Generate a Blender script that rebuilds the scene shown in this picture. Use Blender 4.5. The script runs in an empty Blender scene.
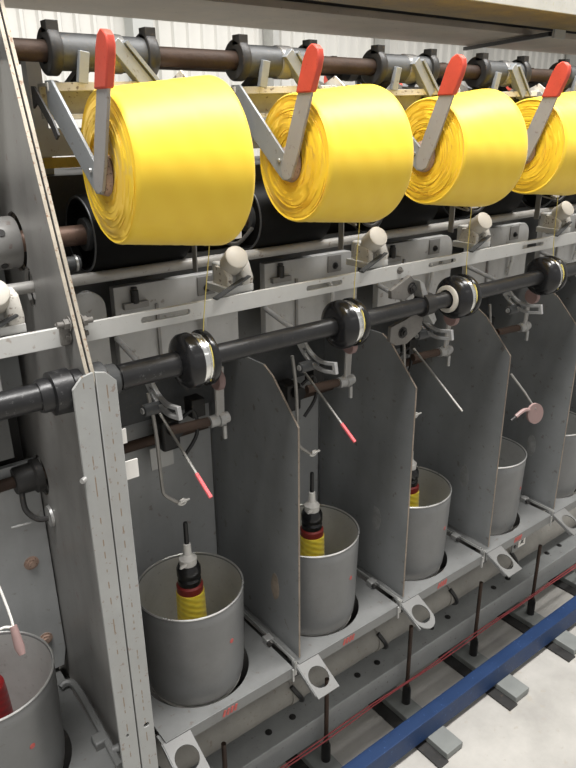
import bpy, bmesh, math, random
from mathutils import Vector, Matrix
from math import sin, cos, pi, radians
C = bpy.context.scene.collection
H = 1.885            # eye height; every z below is written relative to the eye
P = 0.36             # spindle pitch along the machine

# ------------------------------------------------------------------ materials
def _nt(name):
    m = bpy.data.materials.new(name); m.use_nodes = True
    nt = m.node_tree; b = nt.nodes['Principled BSDF']
    return m, nt, b
def N(nt, t, **kw):
    n = nt.nodes.new(t)
    for k, v in kw.items():
        if k in n.inputs: n.inputs[k].default_value = v
        else: setattr(n, k, v)
    return n
def ramp(nt, src, stops):
    r = nt.nodes.new('ShaderNodeValToRGB')
    e = r.color_ramp.elements
    while len(e) < len(stops): e.new(0.5)
    for k, (p, c) in enumerate(stops):
        e[k].position = p
        e[k].color = (c, c, c, 1) if isinstance(c, (int, float)) else (*c, 1)
    nt.links.new(src, r.inputs[0]); return r
def mixc(nt, fac, a, b):
    m = nt.nodes.new('ShaderNodeMix'); m.data_type = 'RGBA'
    for s, v in ((0, fac), (6, a), (7, b)):
        if hasattr(v, 'links'): nt.links.new(v, m.inputs[s])
        elif isinstance(v, (int, float)): m.inputs[s].default_value = v
        else: m.inputs[s].default_value = (*v, 1)
    return m.outputs[2]
def paint(name, col, rough=.5, metal=0., var=.25, spots=.0, spotcol=(.09, .05, .03), scale=9., bump=.05, streak=0., streakcol=(.05, .045, .04), lines=()):
    m, nt, b = _nt(name)
    g = nt.nodes.new('ShaderNodeNewGeometry')
    n1 = N(nt, 'ShaderNodeTexNoise', Scale=scale, Detail=6., Roughness=.65)
    nt.links.new(g.outputs['Position'], n1.inputs['Vector'])
    lo = tuple(c * (1 - var) for c in col); hi = tuple(min(1, c * (1 + var * .6)) for c in col)
    c = ramp(nt, n1.outputs[0], [(.3, lo), (.7, hi)]).outputs[0]
    if streak:
        mp = N(nt, 'ShaderNodeMapping'); mp.inputs['Scale'].default_value = (28, 28, 3.5)
        nt.links.new(g.outputs['Position'], mp.inputs['Vector'])
        n3 = N(nt, 'ShaderNodeTexNoise', Scale=1., Detail=5.)
        nt.links.new(mp.outputs[0], n3.inputs['Vector'])
        c = mixc(nt, ramp(nt, n3.outputs[0], [(.5, 0.), (.78, streak)]).outputs[0], c, streakcol)
    if spots:
        n2 = N(nt, 'ShaderNodeTexNoise', Scale=scale * 9, Detail=4., Roughness=.6)
        nt.links.new(g.outputs['Position'], n2.inputs['Vector'])
        c = mixc(nt, ramp(nt, n2.outputs[0], [(.64 - .06 * spots, 0.), (.70 - .05 * spots, min(1, .5 + spots * .4))]).outputs[0], c, spotcol)
    if lines:                # thin broken rust lines running down the painted folds
        sp = nt.nodes.new('ShaderNodeSeparateXYZ'); nt.links.new(g.outputs['Position'], sp.inputs[0])
        nl = N(nt, 'ShaderNodeTexNoise', Scale=62., Detail=2.); mpl = N(nt, 'ShaderNodeMapping'); mpl.inputs['Scale'].default_value = (.25, .25, 1.)
        nt.links.new(g.outputs['Position'], mpl.inputs['Vector']); nt.links.new(mpl.outputs[0], nl.inputs['Vector'])
        brk = ramp(nt, nl.outputs[0], [(.50, 0.), (.56, .85)]).outputs[0]
        for x0 in lines:
            cm = N(nt, 'ShaderNodeMath', operation='COMPARE'); nt.links.new(sp.outputs['X'], cm.inputs[0]); cm.inputs[1].default_value = x0; cm.inputs[2].default_value = .0010
            mu = N(nt, 'ShaderNodeMath', operation='MULTIPLY'); nt.links.new(cm.outputs[0], mu.inputs[0]); nt.links.new(brk, mu.inputs[1])
            c = mixc(nt, mu.outputs[0], c, (.20, .13, .075))
    nt.links.new(c, b.inputs['Base Color'])
    r = ramp(nt, n1.outputs[0], [(.2, max(.05, rough - .1)), (.8, min(1, rough + .12))])
    nt.links.new(r.outputs[0], b.inputs['Roughness'])
    b.inputs['Metallic'].default_value = metal
    if bump:
        nb = N(nt, 'ShaderNodeTexNoise', Scale=140., Detail=3.)
        nt.links.new(g.outputs['Position'], nb.inputs['Vector'])
        bp = N(nt, 'ShaderNodeBump', Strength=bump, Distance=.004)
        nt.links.new(nb.outputs[0], bp.inputs['Height']); nt.links.new(bp.outputs[0], b.inputs['Normal'])
    return m
def yarn(name, c0, c1, k=240., helix=7., bump=.5, dist=.004, axis='X'):
    m, nt, b = _nt(name)
    t = nt.nodes.new('ShaderNodeTexCoord')
    s = nt.nodes.new('ShaderNodeSeparateXYZ'); nt.links.new(t.outputs['Object'], s.inputs[0])
    at = N(nt, 'ShaderNodeMath', operation='ARCTAN2'); nt.links.new(s.outputs['Z' if axis == 'X' else 'X'], at.inputs[0]); nt.links.new(s.outputs['Y'], at.inputs[1])
    nz = N(nt, 'ShaderNodeTexNoise', Scale=14., Detail=3.); nt.links.new(t.outputs['Object'], nz.inputs['Vector'])
    outs = []
    for sg in (1, -1):
        a = N(nt, 'ShaderNodeMath', operation='MULTIPLY_ADD'); nt.links.new(at.outputs[0], a.inputs[0]); a.inputs[1].default_value = sg * helix
        x = N(nt, 'ShaderNodeMath', operation='MULTIPLY'); nt.links.new(s.outputs[axis], x.inputs[0]); x.inputs[1].default_value = k
        nt.links.new(x.outputs[0], a.inputs[2])
        a2 = N(nt, 'ShaderNodeMath', operation='MULTIPLY_ADD'); nt.links.new(nz.outputs[0], a2.inputs[0]); a2.inputs[1].default_value = 5.; nt.links.new(a.outputs[0], a2.inputs[2])
        si = N(nt, 'ShaderNodeMath', operation='SINE'); nt.links.new(a2.outputs[0], si.inputs[0]); outs.append(si)
    mx = N(nt, 'ShaderNodeMath', operation='MULTIPLY_ADD'); nt.links.new(outs[0].outputs[0], mx.inputs[0]); mx.inputs[1].default_value = .3; nt.links.new(outs[1].outputs[0], mx.inputs[2])
    f = ramp(nt, mx.outputs[0], [(0., 0.), (1., 1.)])
    mr = N(nt, 'ShaderNodeMapRange'); mr.inputs['From Min'].default_value = -1.6; mr.inputs['From Max'].default_value = 1.6
    nt.links.new(mx.outputs[0], mr.inputs[0])
    nt.links.new(mixc(nt, mr.outputs[0], c0, c1), b.inputs['Base Color'])
    b.inputs['Roughness'].default_value = .48
    try: b.inputs['Sheen Weight'].default_value = .15
    except Exception: pass
    bp = N(nt, 'ShaderNodeBump', Strength=bump, Distance=dist)
    nt.links.new(mr.outputs[0], bp.inputs['Height']); nt.links.new(bp.outputs[0], b.inputs['Normal'])
    return m
M = {}
M['grey'] = paint('grey_paint', (.165, .168, .165), .45, .1, .16, .1, (.10, .075, .055), 7, .03, .12)
M['partition'] = paint('partition_paint', (.205, .213, .215), .40, .15, .16, .12, (.085, .06, .045), 5, .03, .12)
M['plate'] = paint('frame_plate_paint', (.25, .245, .235), .36, .2, .3, .1, (.16, .09, .07), 5, .03, .2)
M['post'] = paint('post_paint', (.33, .335, .325), .5, 0, .10, .18, (.20, .12, .08), 9, .03, .15, (.22, .18, .14), lines=(.340, .377))
M['edge'] = paint('rusty_cream_edge', (.43, .385, .31), .6, 0, .3, 1.0, (.23, .13, .08), 20, .1)
M['cream'] = paint('chipped_cream_paint', (.60, .575, .52), .55, 0, .22, .9, (.12, .08, .055), 14, .1)
M['rail'] = paint('rail_paint', (.57, .57, .55), .45, 0, .10, .1, (.30, .22, .17), 8, .03, .1, (.3, .27, .24))
M['panel'] = paint('panel_paint', (.43, .43, .42), .5, .05, .2, .1, (.14, .10, .08), 6, .03, .22, (.14, .13, .12))
M['lower_panel'] = paint('lower_panel_paint', (.42, .43, .43), .45, .05, .16, .05, (.2, .16, .12), 4, .03, .18, (.17, .16, .15))
M['pot'] = paint('pot_aluminium', (.175, .178, .178), .40, .3, .14, .08, (.14, .13, .12), 10, .04, .12, (.12, .12, .12))
M['lit_inside'] = paint('pot_metal_lit_inside', (.50, .50, .485), .42, .25, .15, .15, (.3, .29, .27), 9, .04)  # pot metal made lighter: light reflected inside the pot is put into the colour
M['scuff'] = paint('scuffed_paint', (.25, .255, .25), .5, .1, .3, .5, (.17, .15, .12), 30, .0)
M['web'] = paint('shaded_cream_web', (.40, .385, .345), .6, 0, .25, .6, (.12, .08, .055), 14, .08)  # darker copy of the cream, shade behind the lips put into its colour
M['rim'] = paint('bare_metal', (.72, .72, .70), .3, .85, .15, 0, scale=20, bump=.03)
M['steel'] = paint('worn_steel', (.42, .42, .41), .42, .5, .25, .3, (.2, .15, .1), 20, .06)
M['tube'] = paint('tube_paint', (.42, .41, .39), .42, .15, .2, .3, (.16, .12, .09), 10, .05)
M['pipe'] = paint('dusty_pipe', (.26, .25, .225), .6, 0, .25, .2, (.18, .13, .10), 8, .05)
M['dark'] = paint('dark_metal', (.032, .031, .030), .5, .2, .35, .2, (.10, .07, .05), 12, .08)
M['sleeve'] = paint('dark_grey_sleeve', (.075, .078, .08), .55, .2, .3, .2, (.12, .10, .08), 14, .1)
M['black'] = paint('black_rubber', (.012, .012, .012), .4, 0, .4, 0, scale=15, bump=.06)
M['gloss'] = paint('black_gloss', (.011, .011, .012), .22, 0, .3, 0, scale=20, bump=.02)
M['shaft'] = paint('black_shaft', (.020, .020, .021), .36, .1, .4, .15, (.07, .065, .06), 14, .05)
M['drum'] = paint('drum_rubber', (.006, .006, .006), .6, 0, .3, 0, scale=15, bump=.03)
M['drum'].node_tree.nodes['Principled BSDF'].inputs['Specular IOR Level'].default_value = .12
M['dusty'] = paint('dusty_black', (.013, .013, .014), .35, 0, .4, .3, (.10, .10, .10), 16, .08)
M['rust'] = paint('rusty_steel', (.058, .035, .024), .65, .3, .4, .6, (.045, .028, .02), 18, .2)
M['rust2'] = paint('brown_worn_shaft', (.16, .10, .075), .5, .4, .35, .4, (.07, .045, .035), 14, .1)
M['hub'] = paint('dirty_tan_hub', (.40, .28, .22), .6, 0, .35, .8, (.09, .055, .04), 22, .1)
M['handle'] = paint('grey_lever_paint', (.34, .33, .325), .45, .1, .12, .15, (.15, .1, .08), 10, .03)
M['arm'] = paint('grey_arm_paint', (.27, .285, .295), .42, .15, .15, .2, (.12, .09, .07), 10, .03)
M['red'] = paint('red_rubber', (.60, .075, .045), .48, 0, .15, .1, (.42, .02, .02), 18, .05)
M['redmark'] = paint('red_paint_mark', (.42, .07, .06), .5, 0, .4, .6, (.22, .18, .18), 40, .0)
M['cap'] = paint('off_white_plastic', (.53, .50, .44), .5, 0, .12, .1, (.40, .33, .26), 12, .03)
M['white'] = paint('white_plastic', (.72, .70, .66), .4, 0, .1, 0, scale=12, bump=.02)
M['pink'] = paint('pale_pink_plastic', (.25, .165, .155), .5, 0, .15, .1, (.35, .2, .18), 16, .03)
M['redtip'] = paint('pinkish_red_tube', (.62, .10, .11), .4, 0, .1, 0, bump=.0)
M['wire'] = paint('grey_wire', (.30, .29, .27), .4, .5, .2, .2, (.12, .09, .07), 30, .03)
M['sector'] = paint('cast_grey', (.36, .36, .355), .42, .3, .15, .1, (.12, .11, .1), 20, .05)
M['chrome'] = paint('chrome_band', (.85, .85, .83), .16, 1., .1, 0, scale=30, bump=.0)
M['blue'] = paint('blue_paint', (.004, .028, .098), .55, 0, .18, .1, (.05, .12, .3), 10, .04)
M['foot'] = paint('foot_paint', (.20, .21, .20), .55, 0, .15, .2, (.2, .18, .15), 8, .04)
M['channel'] = paint('channel_paint', (.34, .35, .345), .5, .05, .15, .1, (.13, .11, .09), 8, .03)
M['cord'] = paint('red_cord', (.34, .055, .06), .6, 0, .25, .4, (.42, .2, .2), 60, .1)
M['maroon'] = paint('maroon_ring', (.23, .025, .02), .4, 0, .15, 0, bump=.02)
M['board'] = paint('brushed_board', (.50, .44, .36), .55, .05, .2, .1, (.2, .17, .13), 6, .03)
M['dirty'] = paint('oily_yellowed_paint', (.27, .20, .075), .5, 0, .5, .8, (.10, .07, .03), 12, .06)
M['white_paint'] = paint('white_beam_paint', (.44, .44, .415), .5, 0, .12, .3, (.36, .36, .22), 14, .03)
M['yellow_strip'] = paint('yellow_strip', (.55, .38, .06), .5, 0, .2, .3, (.3, .2, .05), 20, .03)
M['bracket'] = paint('bracket_paint', (.135, .135, .13), .5, 0, .15, .2, (.09, .07, .055), 12, .04)
M['forkm'] = paint('fork_casting', (.19, .18, .165), .55, .1, .3, .5, (.13, .10, .07), 14, .08)
M['worn'] = paint('worn_edge', (.23, .19, .15), .6, 0, .4, .6, (.10, .07, .05), 20, .0)
M['wallm'] = paint('white_cladding', (.64, .63, .59), .6, 0, .06, 0, scale=2, bump=.0)
M['wallcol'] = paint('grey_column', (.45, .46, .44), .6, 0, .1, 0, scale=2, bump=.0)
M['concrete'] = paint('concrete', (.42, .405, .375), .75, 0, .26, .25, (.36, .33, .28), 3.2, .12, .0)
M['yellow'] = yarn('yellow_yarn', (.855, .57, .028), (.885, .61, .036), 120., 10., .07, .002)
M['yellow_face'] = yarn('yellow_yarn_end', (.80, .49, .018), (.88, .60, .028), 500., 2., .25)
M['cop'] = yarn('yellow_yarn_bobbin', (.86, .62, .03), (.95, .78, .08), 420., 6., .5, .002, 'Z')
M['redyarn'] = yarn('red_yarn', (.26, .004, .006), (.36, .008, .009), 420., 6., .4, .002, 'Z')
M['thread'] = paint('yellow_thread', (.72, .60, .16), .6, 0, .1, 0, bump=.0)
M['glow'] = None

# ------------------------------------------------------------------ mesh builder
class MB:
    def __init__(s): s.bm = bmesh.new()
    def box(s, x0, x1, y0, y1, z0, z1):
        v = [s.bm.verts.new(p) for p in ((x0,y0,z0),(x1,y0,z0),(x1,y1,z0),(x0,y1,z0),(x0,y0,z1),(x1,y0,z1),(x1,y1,z1),(x0,y1,z1))]
        for f in ((3,2,1,0),(4,5,6,7),(0,1,5,4),(1,2,6,5),(2,3,7,6),(3,0,4,7)): s.bm.faces.new([v[k] for k in f])
        return s
    def bar(s, p0, p1, wdir, w, t, w1=None):
        p0, p1 = Vector(p0), Vector(p1); d = (p1 - p0).normalized()
        wd = Vector(wdir); wd = (wd - d * wd.dot(d)).normalized(); n = d.cross(wd)
        w1 = w if w1 is None else w1
        r = []
        for p, ww in ((p0, w), (p1, w1)):
            r += [s.bm.verts.new(p + wd * (a * ww / 2) + n * (b * t / 2)) for a, b in ((-1,-1),(1,-1),(1,1),(-1,1))]
        for f in ((3,2,1,0),(4,5,6,7),(0,1,5,4),(1,2,6,5),(2,3,7,6),(3,0,4,7)): s.bm.faces.new([r[k] for k in f])
        return s
    def lathe(s, o, axis, prof, seg=32, close=False):
        """prof: list of (distance along axis, radius)"""
        o = Vector(o); a = Vector(axis).normalized()
        u = a.orthogonal().normalized(); w = a.cross(u)
        rings = []
        for d, r in prof:
            if r <= 1e-6: rings.append([s.bm.verts.new(o + a * d)])
            else: rings.append([s.bm.verts.new(o + a * d + (u * cos(2*pi*k/seg) + w * sin(2*pi*k/seg)) * r) for k in range(seg)])
        prs = list(zip(rings, rings[1:])) + ([(rings[-1], rings[0])] if close else [])
        for A, B in prs:
            for k in range(seg):
                j = (k + 1) % seg
                if len(A) == 1 and len(B) == 1: break
                if len(A) == 1: s.bm.faces.new((A[0], B[j], B[k]))
                elif len(B) == 1: s.bm.faces.new((A[k], A[j], B[0]))
                else: s.bm.faces.new((A[k], A[j], B[j], B[k]))
        return s
    def cyl(s, p0, p1, r0, r1=None, seg=20):
        p0, p1 = Vector(p0), Vector(p1); L = (p1 - p0).length; r1 = r0 if r1 is None else r1
        return s.lathe(p0, p1 - p0, [(0, 0), (0, r0), (L, r1), (L, 0)], seg)
    def tube(s, pts, r, seg=8, sub=0):
        pts = [Vector(p) for p in pts]
        if sub and len(pts) > 2:
            q = []
            for k in range(len(pts) - 1):
                a, b, c, d = pts[max(0,k-1)], pts[k], pts[k+1], pts[min(len(pts)-1,k+2)]
                for j in range(sub):
                    t = j / sub
                    q.append(.5 * ((2*b) + (c-a)*t + (2*a-5*b+4*c-d)*t*t + (-a+3*b-3*c+d)*t**3))
            pts = q + [pts[-1]]
        rings = []; up = None
        for k, p in enumerate(pts):
            d = (pts[min(k+1, len(pts)-1)] - pts[max(k-1, 0)]).normalized()
            u = d.orthogonal().normalized() if up is None else (up - d * up.dot(d)).normalized()
            up = u; w = d.cross(u)
            rr = r[k] if isinstance(r, (list, tuple)) and len(r) == len(pts) else (r if not isinstance(r, (list, tuple)) else r[0])
            rings.append([s.bm.verts.new(p + (u * cos(2*pi*j/seg) + w * sin(2*pi*j/seg)) * rr) for j in range(seg)])
        for A, B in zip(rings, rings[1:]):
            for k in range(seg):
                j = (k+1) % seg; s.bm.faces.new((A[k], A[j], B[j], B[k]))
        s.bm.faces.new(rings[0][::-1]); s.bm.faces.new(rings[-1])
        return s
    def hexbolt(s, p, axis, r=.008, h=.006, stud=.004):
        p = Vector(p); a = Vector(axis).normalized()
        s.lathe(p, a, [(0, r * 1.35), (.0015, r * 1.35), (.0015, 0)], 16)
        s.lathe(p, a, [(0, r), (h, r), (h, 0)], 6)
        s.lathe(p + a * h, a, [(0, r * .55), (stud, r * .55), (stud, 0)], 10)
        return s
    def plate(s, outer, holes, to3d, t):
        """flat plate with true holes: 2D outlines, mapped by to3d(a, b, depth)"""
        cu = bpy.data.curves.new('tmp', 'CURVE'); cu.dimensions = '2D'; cu.fill_mode = 'BOTH'; cu.extrude = t / 2
        for poly in [outer] + holes:
            sp = cu.splines.new('POLY'); sp.points.add(len(poly) - 1); sp.use_cyclic_u = True
            for k, (a, b) in enumerate(poly): sp.points[k].co = (a, b, 0, 1)
        ob = bpy.data.objects.new('tmp', cu); C.objects.link(ob)
        me = bpy.data.meshes.new_from_object(ob.evaluated_get(bpy.context.evaluated_depsgraph_get()))
        bpy.data.objects.remove(ob); bpy.data.curves.remove(cu)
        b2 = bmesh.new(); b2.from_mesh(me); bpy.data.meshes.remove(me)
        bmesh.ops.remove_doubles(b2, verts=b2.verts, dist=1e-6)
        mp = {}
        for v in b2.verts: mp[v] = s.bm.verts.new(to3d(v.co.x, v.co.y, v.co.z))
        for f in b2.faces:
            try: s.bm.faces.new([mp[v] for v in f.verts])
            except ValueError: pass
        b2.free(); return s
    def build(s, name, mat, parent=None, origin=None, ang=40, bevel=0.):
        o3 = Vector(origin) if origin is not None else (Vector(parent['_o']) if parent is not None else Vector((0,0,-H)))
        bmesh.ops.recalc_face_normals(s.bm, faces=s.bm.faces)
        for v in s.bm.verts: v.co -= o3
        me = bpy.data.meshes.new(name); s.bm.to_mesh(me); s.bm.free()
        for p in me.polygons: p.use_smooth = True
        me.set_sharp_from_angle(angle=radians(ang))
        me.materials.append(M[mat] if isinstance(mat, str) else mat)
        ob = bpy.data.objects.new(name, me); C.objects.link(ob)
        if parent is not None:
            ob.parent = parent; ob['_o'] = list(o3)
            if '_o' in parent and origin is not None: ob.location = o3 - Vector(parent['_o'])
        else:
            ob.location = o3 + Vector((0, 0, H)); ob['_o'] = list(o3)
        if bevel:
            b = ob.modifiers.new('Bevel', 'BEVEL'); b.width = bevel; b.segments = 2; b.limit_method = 'ANGLE'; b.angle_limit = radians(50)
        return ob
YZ = lambda x: (lambda a, b, d: (x + d, a, b))
XZ = lambda y: (lambda a, b, d: (a, y + d, b))
XY = lambda z: (lambda a, b, d: (a, b, z + d))
def circle(a, b, r, n=28, rb=None): return [(a + r*cos(2*pi*k/n), b + (rb or r)*sin(2*pi*k/n)) for k in range(n)]
def slot(a0, a1, b, r, n=8):
    return [(a1 + r*cos(t), b + r*sin(t)) for t in [(-pi/2 + pi*k/n) for k in range(n+1)]] + [(a0 + r*cos(t), b + r*sin(t)) for t in [(pi/2 + pi*k/n) for k in range(n+1)]]

def tag(o, label, cat, group=None):
    o['label'] = label; o['category'] = cat
    if group: o['group'] = group
    return o
def thing(name, loc, label, cat, group=None, rot=None):
    o = bpy.data.objects.new(name, None); o.empty_display_size = .05; C.objects.link(o)
    o.location = Vector(loc) + Vector((0, 0, H)); o['_o'] = list(loc)
    if rot: o.rotation_euler = rot
    return tag(o, label, cat, group)
def copy_thing(root, dx, label, dy=0., dz=0., rotz=0., group=None):
    r = root.copy(); C.objects.link(r); r.location = root.location + Vector((dx, dy, dz)); r.rotation_euler.z = root.rotation_euler.z + rotz
    r['label'] = label
    if group: r['group'] = group
    for ch in list(root.children):
        c = ch.copy(); C.objects.link(c); c.parent = r
        for g in list(ch.children):
            d = g.copy(); C.objects.link(d); d.parent = c
    return r
WHERE = {-1: 'left of the tall post', 0: 'first after the tall post', 1: 'second after the tall post', 2: 'third after the tall post',
         3: 'fourth after the tall post', 4: 'fifth after the tall post'}
def row(root, what, idx, group, base=0, left=.083):
    """label the source for position `base`, copy it along the machine"""
    out = {base: root}; root['label'] = what + ', ' + WHERE[base]; root['group'] = group
    for i in idx:
        if i != base: out[i] = copy_thing(root, (i - base) * P - (left if i < 0 else 0), what + ', ' + WHERE[i])
    return out

# ------------------------------------------------------------------ setting
def structure(o): o['kind'] = 'structure'; return o
f = MB().box(-6, 14, -4, 9, -H - .1, -H); structure(f.build('floor', 'concrete'))
w = MB()
YW = 6.4
def corr(x0, x1, z0, z1, pitch=.16):
    m = MB(); x = x0; pr = []
    while x < x1:
        pr += [(x, 0), (x + pitch*.62, 0), (x + pitch*.72, -.03), (x + pitch*.90, -.03)]; x += pitch
    lo = [m.bm.verts.new((a, YW + b, z0)) for a, b in pr]; hi = [m.bm.verts.new((a, YW + b, z1)) for a, b in pr]
    for k in range(len(pr) - 1): m.bm.faces.new((lo[k], lo[k+1], hi[k+1], hi[k]))
    return m
wall = structure(corr(-6, 14, -H, 4.2).build('wall_back', 'wallm', ang=20))
k = 0
for z in (.95, 1.75, 2.6):
    k += 1; structure(MB().box(-6, 14, YW - .09, YW - .035, z - .03, z + .03).build('trim_%d' % k, 'white_paint'))
for x in (1.1, 3.05, 4.6, 6.2, 8.0, 10.2):
    k += 1; structure(MB().box(x, x + (.2 if x == 3.05 else .08), YW - .2, YW - .03, -H, 4.2).build('trim_%d' % k, 'wallcol' if x == 3.05 else 'white_paint'))

# ------------------------------------------------------------------ tall section post with its frame plates
sf = thing('section_post', (.36, .967, -H), 'tall light grey post with folded front flanges and a big upright plate', 'machine frame')
outl = [(.967, -1.69), (.967, -.388), (.982, -.361), (1.165, .165), (1.196, .243), (1.75, .243), (1.75, -1.69)]
hl = [circle(1.235, -.195, .052), circle(1.195, -.268, .024, rb=.036), circle(1.315, -.69, .045)]
for x in (.3545, .3635):
    MB().plate(outl, hl, YZ(x), .006).build('frame_plate', 'plate', sf)
for x in (.3545, .3635):     # cream painted rusty cut edge running up each sloping plate
    pts = [(x, a - .001, b) for a, b in outl[1:5]]
    e = MB(); n = []
    for px, py, pz in pts: n.append([e.bm.verts.new((px + dx, py + dy, pz)) for dx, dy in ((-.0028, 0), (.0028, 0), (.0028, .002), (-.0028, .002))])
    for A, B in zip(n, n[1:]):
        for k in range(4): e.bm.faces.new((A[k], A[(k+1) % 4], B[(k+1) % 4], B[k]))
    e.build('front_edge', 'edge', sf)
for s, oc, ic in ((-1, .323, .3575), (1, .394, .3605)):
    MB().plate([(ic, -H), (ic, -.361), (oc - s * .016, -.365), (oc, -.382), (oc, -H)], [slot(ic + s*.017, ic + s*.020, -1.10, .0045)], XZ(.9635), .006).build('front_flange', 'post', sf, bevel=.001)
for z in (-.535,):
    MB().cyl((.3235, .961, z), (.316, .956, z), .0045).build('screw', 'steel', sf)
# bolted joints that hold the guide rail to the plate
for x, s in ((.350, -1), (.369, 1)):
    MB().hexbolt((x, 1.018, -.294), (s, 0, 0), .009, .009, .010).build('rail_bolt', 'forkm', sf)
    MB().hexbolt((x, 1.024, -.316), (s, 0, 0), .008, .007, .005).build('rail_bolt', 'forkm', sf)
MB().box(.336, .3515, 1.020, 1.05, -.330, -.298).build('rail_clip', 'forkm', sf, bevel=.003)

# ------------------------------------------------------------------ guide rails
def rail(x0, x1, idx, label):
    hs = [slot(.481 + P*i, .566 + P*i, -.3145, .0052) for i in idx]
    m = MB().plate([(x0, -.332), (x1, -.332), (x1, -.301), (x0, -.301)], hs, XZ(1.032), .008)
    return tag(m.build('guide_rail', 'rail', origin=(x0, 1.032, -.332), bevel=.001), label, 'rail', 'white slotted rails')
rail(-.7, .340, [-2, -1], 'white flat rail left of the tall post')
rail(.374, 2.9, range(0, 6), 'long white slotted rail running right from the tall post')

# ------------------------------------------------------------------ take-up shaft with discs
sh = thing('take_up_shaft', (.4, 1.004, -.396), 'long black horizontal shaft carrying the black discs under the white rail', 'shaft')
MB().cyl((-.7, 1.004, -.396), (3.0, 1.004, -.396), .0185, seg=24).build('shaft_bar', 'shaft', sh)
MB().cyl((.415, 1.004, -.396), (.530, 1.004, -.396), .0225, seg=10).build('dusty_sleeve', 'dusty', sh)
MB().cyl((.10, 1.004, -.396), (.285, 1.004, -.396), .0215, seg=24).build('dusty_sleeve', 'dusty', sh)
MB().lathe((.282, 1.004, -.396), (1, 0, 0), [(0, 0), (0, .025), (.004, .027), (.018, .027), (.020, .035), (.050, .036), (.054, .031), (.068, .031), (.068, 0)], 32).build('clamp_collar', 'dusty', sh)
MB().lathe((.368, 1.004, -.396), (1, 0, 0), [(0, 0), (0, .034), (.020, .034), (.024, .027), (.042, .0255), (.044, 0)], 32).build('bearing_collar', 'sleeve', sh)
# discs
d = thing('feed_disc', (.562, 1.004, -.396), '', 'disc')
MB().lathe((.534, 1.004, -.396), (1, 0, 0), [(-.010, .019), (-.010, .028), (-.006, .037), (-.001, .0465), (.004, .0500), (.018, .051), (.0195, .0485), (.022, .048), (.023, .043), (.024, .019)], 48).build('wide_flange', 'gloss', d)
MB().lathe((.534, 1.004, -.396), (1, 0, 0), [(.021, .03), (.021, .0465), (.0265, .047), (.027, .0445), (.0335, .0445), (.034, .047), (.041, .0465), (.041, .03)], 48).build('chrome_band', 'chrome', d)
MB().lathe((.534, 1.004, -.396), (1, 0, 0), [(.039, .02), (.039, .049), (.041, .051), (.048, .051), (.052, .049), (.054, .037), (.058, .027), (.058, .0185)], 48).build('narrow_flange', 'gloss', d)
discs = row(d, 'black feed disc with a chrome band on the long shaft', range(0, 5), 'black feed discs')
m = MB(); m.lathe((1.236, 1.004, -.396), (1, 0, 0), [(0, .022), (0, .029), (.002, .032), (.007, .032), (.009, .029), (.009, .022)], 40, close=True)
tag(m.build('white_ring', 'cap', origin=(1.24, 1.004, -.396)), 'cream plastic ring on the long shaft beside the third black disc', 'ring')

# bearing bracket between second and third disc
bb = thing('shaft_bracket', (1.1, 1.02, -.48), 'forked grey bolted bracket holding the long shaft between second and third disc', 'bracket')
MB().plate([(1.065, -.352), (1.091, -.341), (1.125, -.326), (1.139, -.339), (1.145, -.365), (1.110, -.380), (1.066, -.370)], [], XZ(1.021), .010).build('upper_jaw', 'forkm', bb, bevel=.001)
MB().plate([(1.070, -.436), (1.110, -.428), (1.155, -.414), (1.177, -.425), (1.170, -.462), (1.125, -.485), (1.088, -.482), (1.068, -.470)], [], XZ(1.021), .010).build('lower_jaw', 'forkm', bb, bevel=.001)
MB().plate([(1.135, -.336), (1.148, -.342), (1.176, -.39), (1.201, -.438), (1.192, -.448), (1.168, -.418), (1.143, -.362)], [], XZ(1.012), .03).build('curved_web', 'steel', bb, bevel=.0015)
for x, z in ((1.130, -.355), (1.108, -.455)): MB().hexbolt((x, 1.016, z), (0, -1, 0), .010, .006, .004).build('jaw_bolt', 'dark', bb)
MB().hexbolt((1.100, 1.0275, -.313), (0, -1, 0), .006, .005, .004).build('rail_bolt', 'forkm', bb)
MB().lathe((1.150, 1.004, -.396), (1, 0, 0), [(0, 0), (0, .026), (.030, .025), (.030, 0)], 28).build('bearing_hub', 'dark', bb)

# ------------------------------------------------------------------ drive drums and their shaft
tag(MB().cyl((-.6, 1.235, -.195), (3.0, 1.235, -.195), .0185, seg=24).build('drum_shaft', 'rust2', origin=(.4, 1.235, -.195)), 'brown worn horizontal shaft through the black drums', 'shaft')
hb = thing('shaft_hub', (.3, 1.235, -.195), 'round grey clamp hub with set screws on the left side of the tall plate', 'hub')
MB().lathe((.268, 1.235, -.195), (1, 0, 0), [(0, .019), (0, .034), (.014, .035), (.0145, .042), (.017, .044), (.078, .045), (.0815, .043), (.0815, .019)], 40).build('hub_body', 'plate', hb)
for an in (-2.3, 2.6):
    v = Vector((0, cos(an), sin(an))); c = Vector((.318, 1.235, -.195)) + v * .0425
    MB().cyl(c, c + v * .0035, .0065, seg=12).build('set_screw', 'dark', hb)
d = thing('drive_drum', (.56, 1.235, -.195), '', 'drum')
MB().lathe((.468, 1.235, -.195), (1, 0, 0), [(.012, .019), (.012, .060), (.0, .064), (.0, .069), (.004, .0715), (.19, .0715), (.194, .069), (.194, .064), (.182, .06), (.182, .019)], 56).build('drum_shell', 'drum', d)
MB().lathe((.466, 1.235, -.195), (1, 0, 0), [(0, .0655), (.003, .0655), (.003, .0692), (0, .0692)], 56, close=True).build('drum_rim', 'sleeve', d)
MB().lathe((.472, 1.235, -.195), (1, 0, 0), [(0, .0186), (0, .030), (.012, .032), (.012, .0186)], 28).build('drum_boss', 'sleeve', d)
row(d, 'black drive drum lying behind the yellow package', range(0, 5), 'black drive drums')
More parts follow.
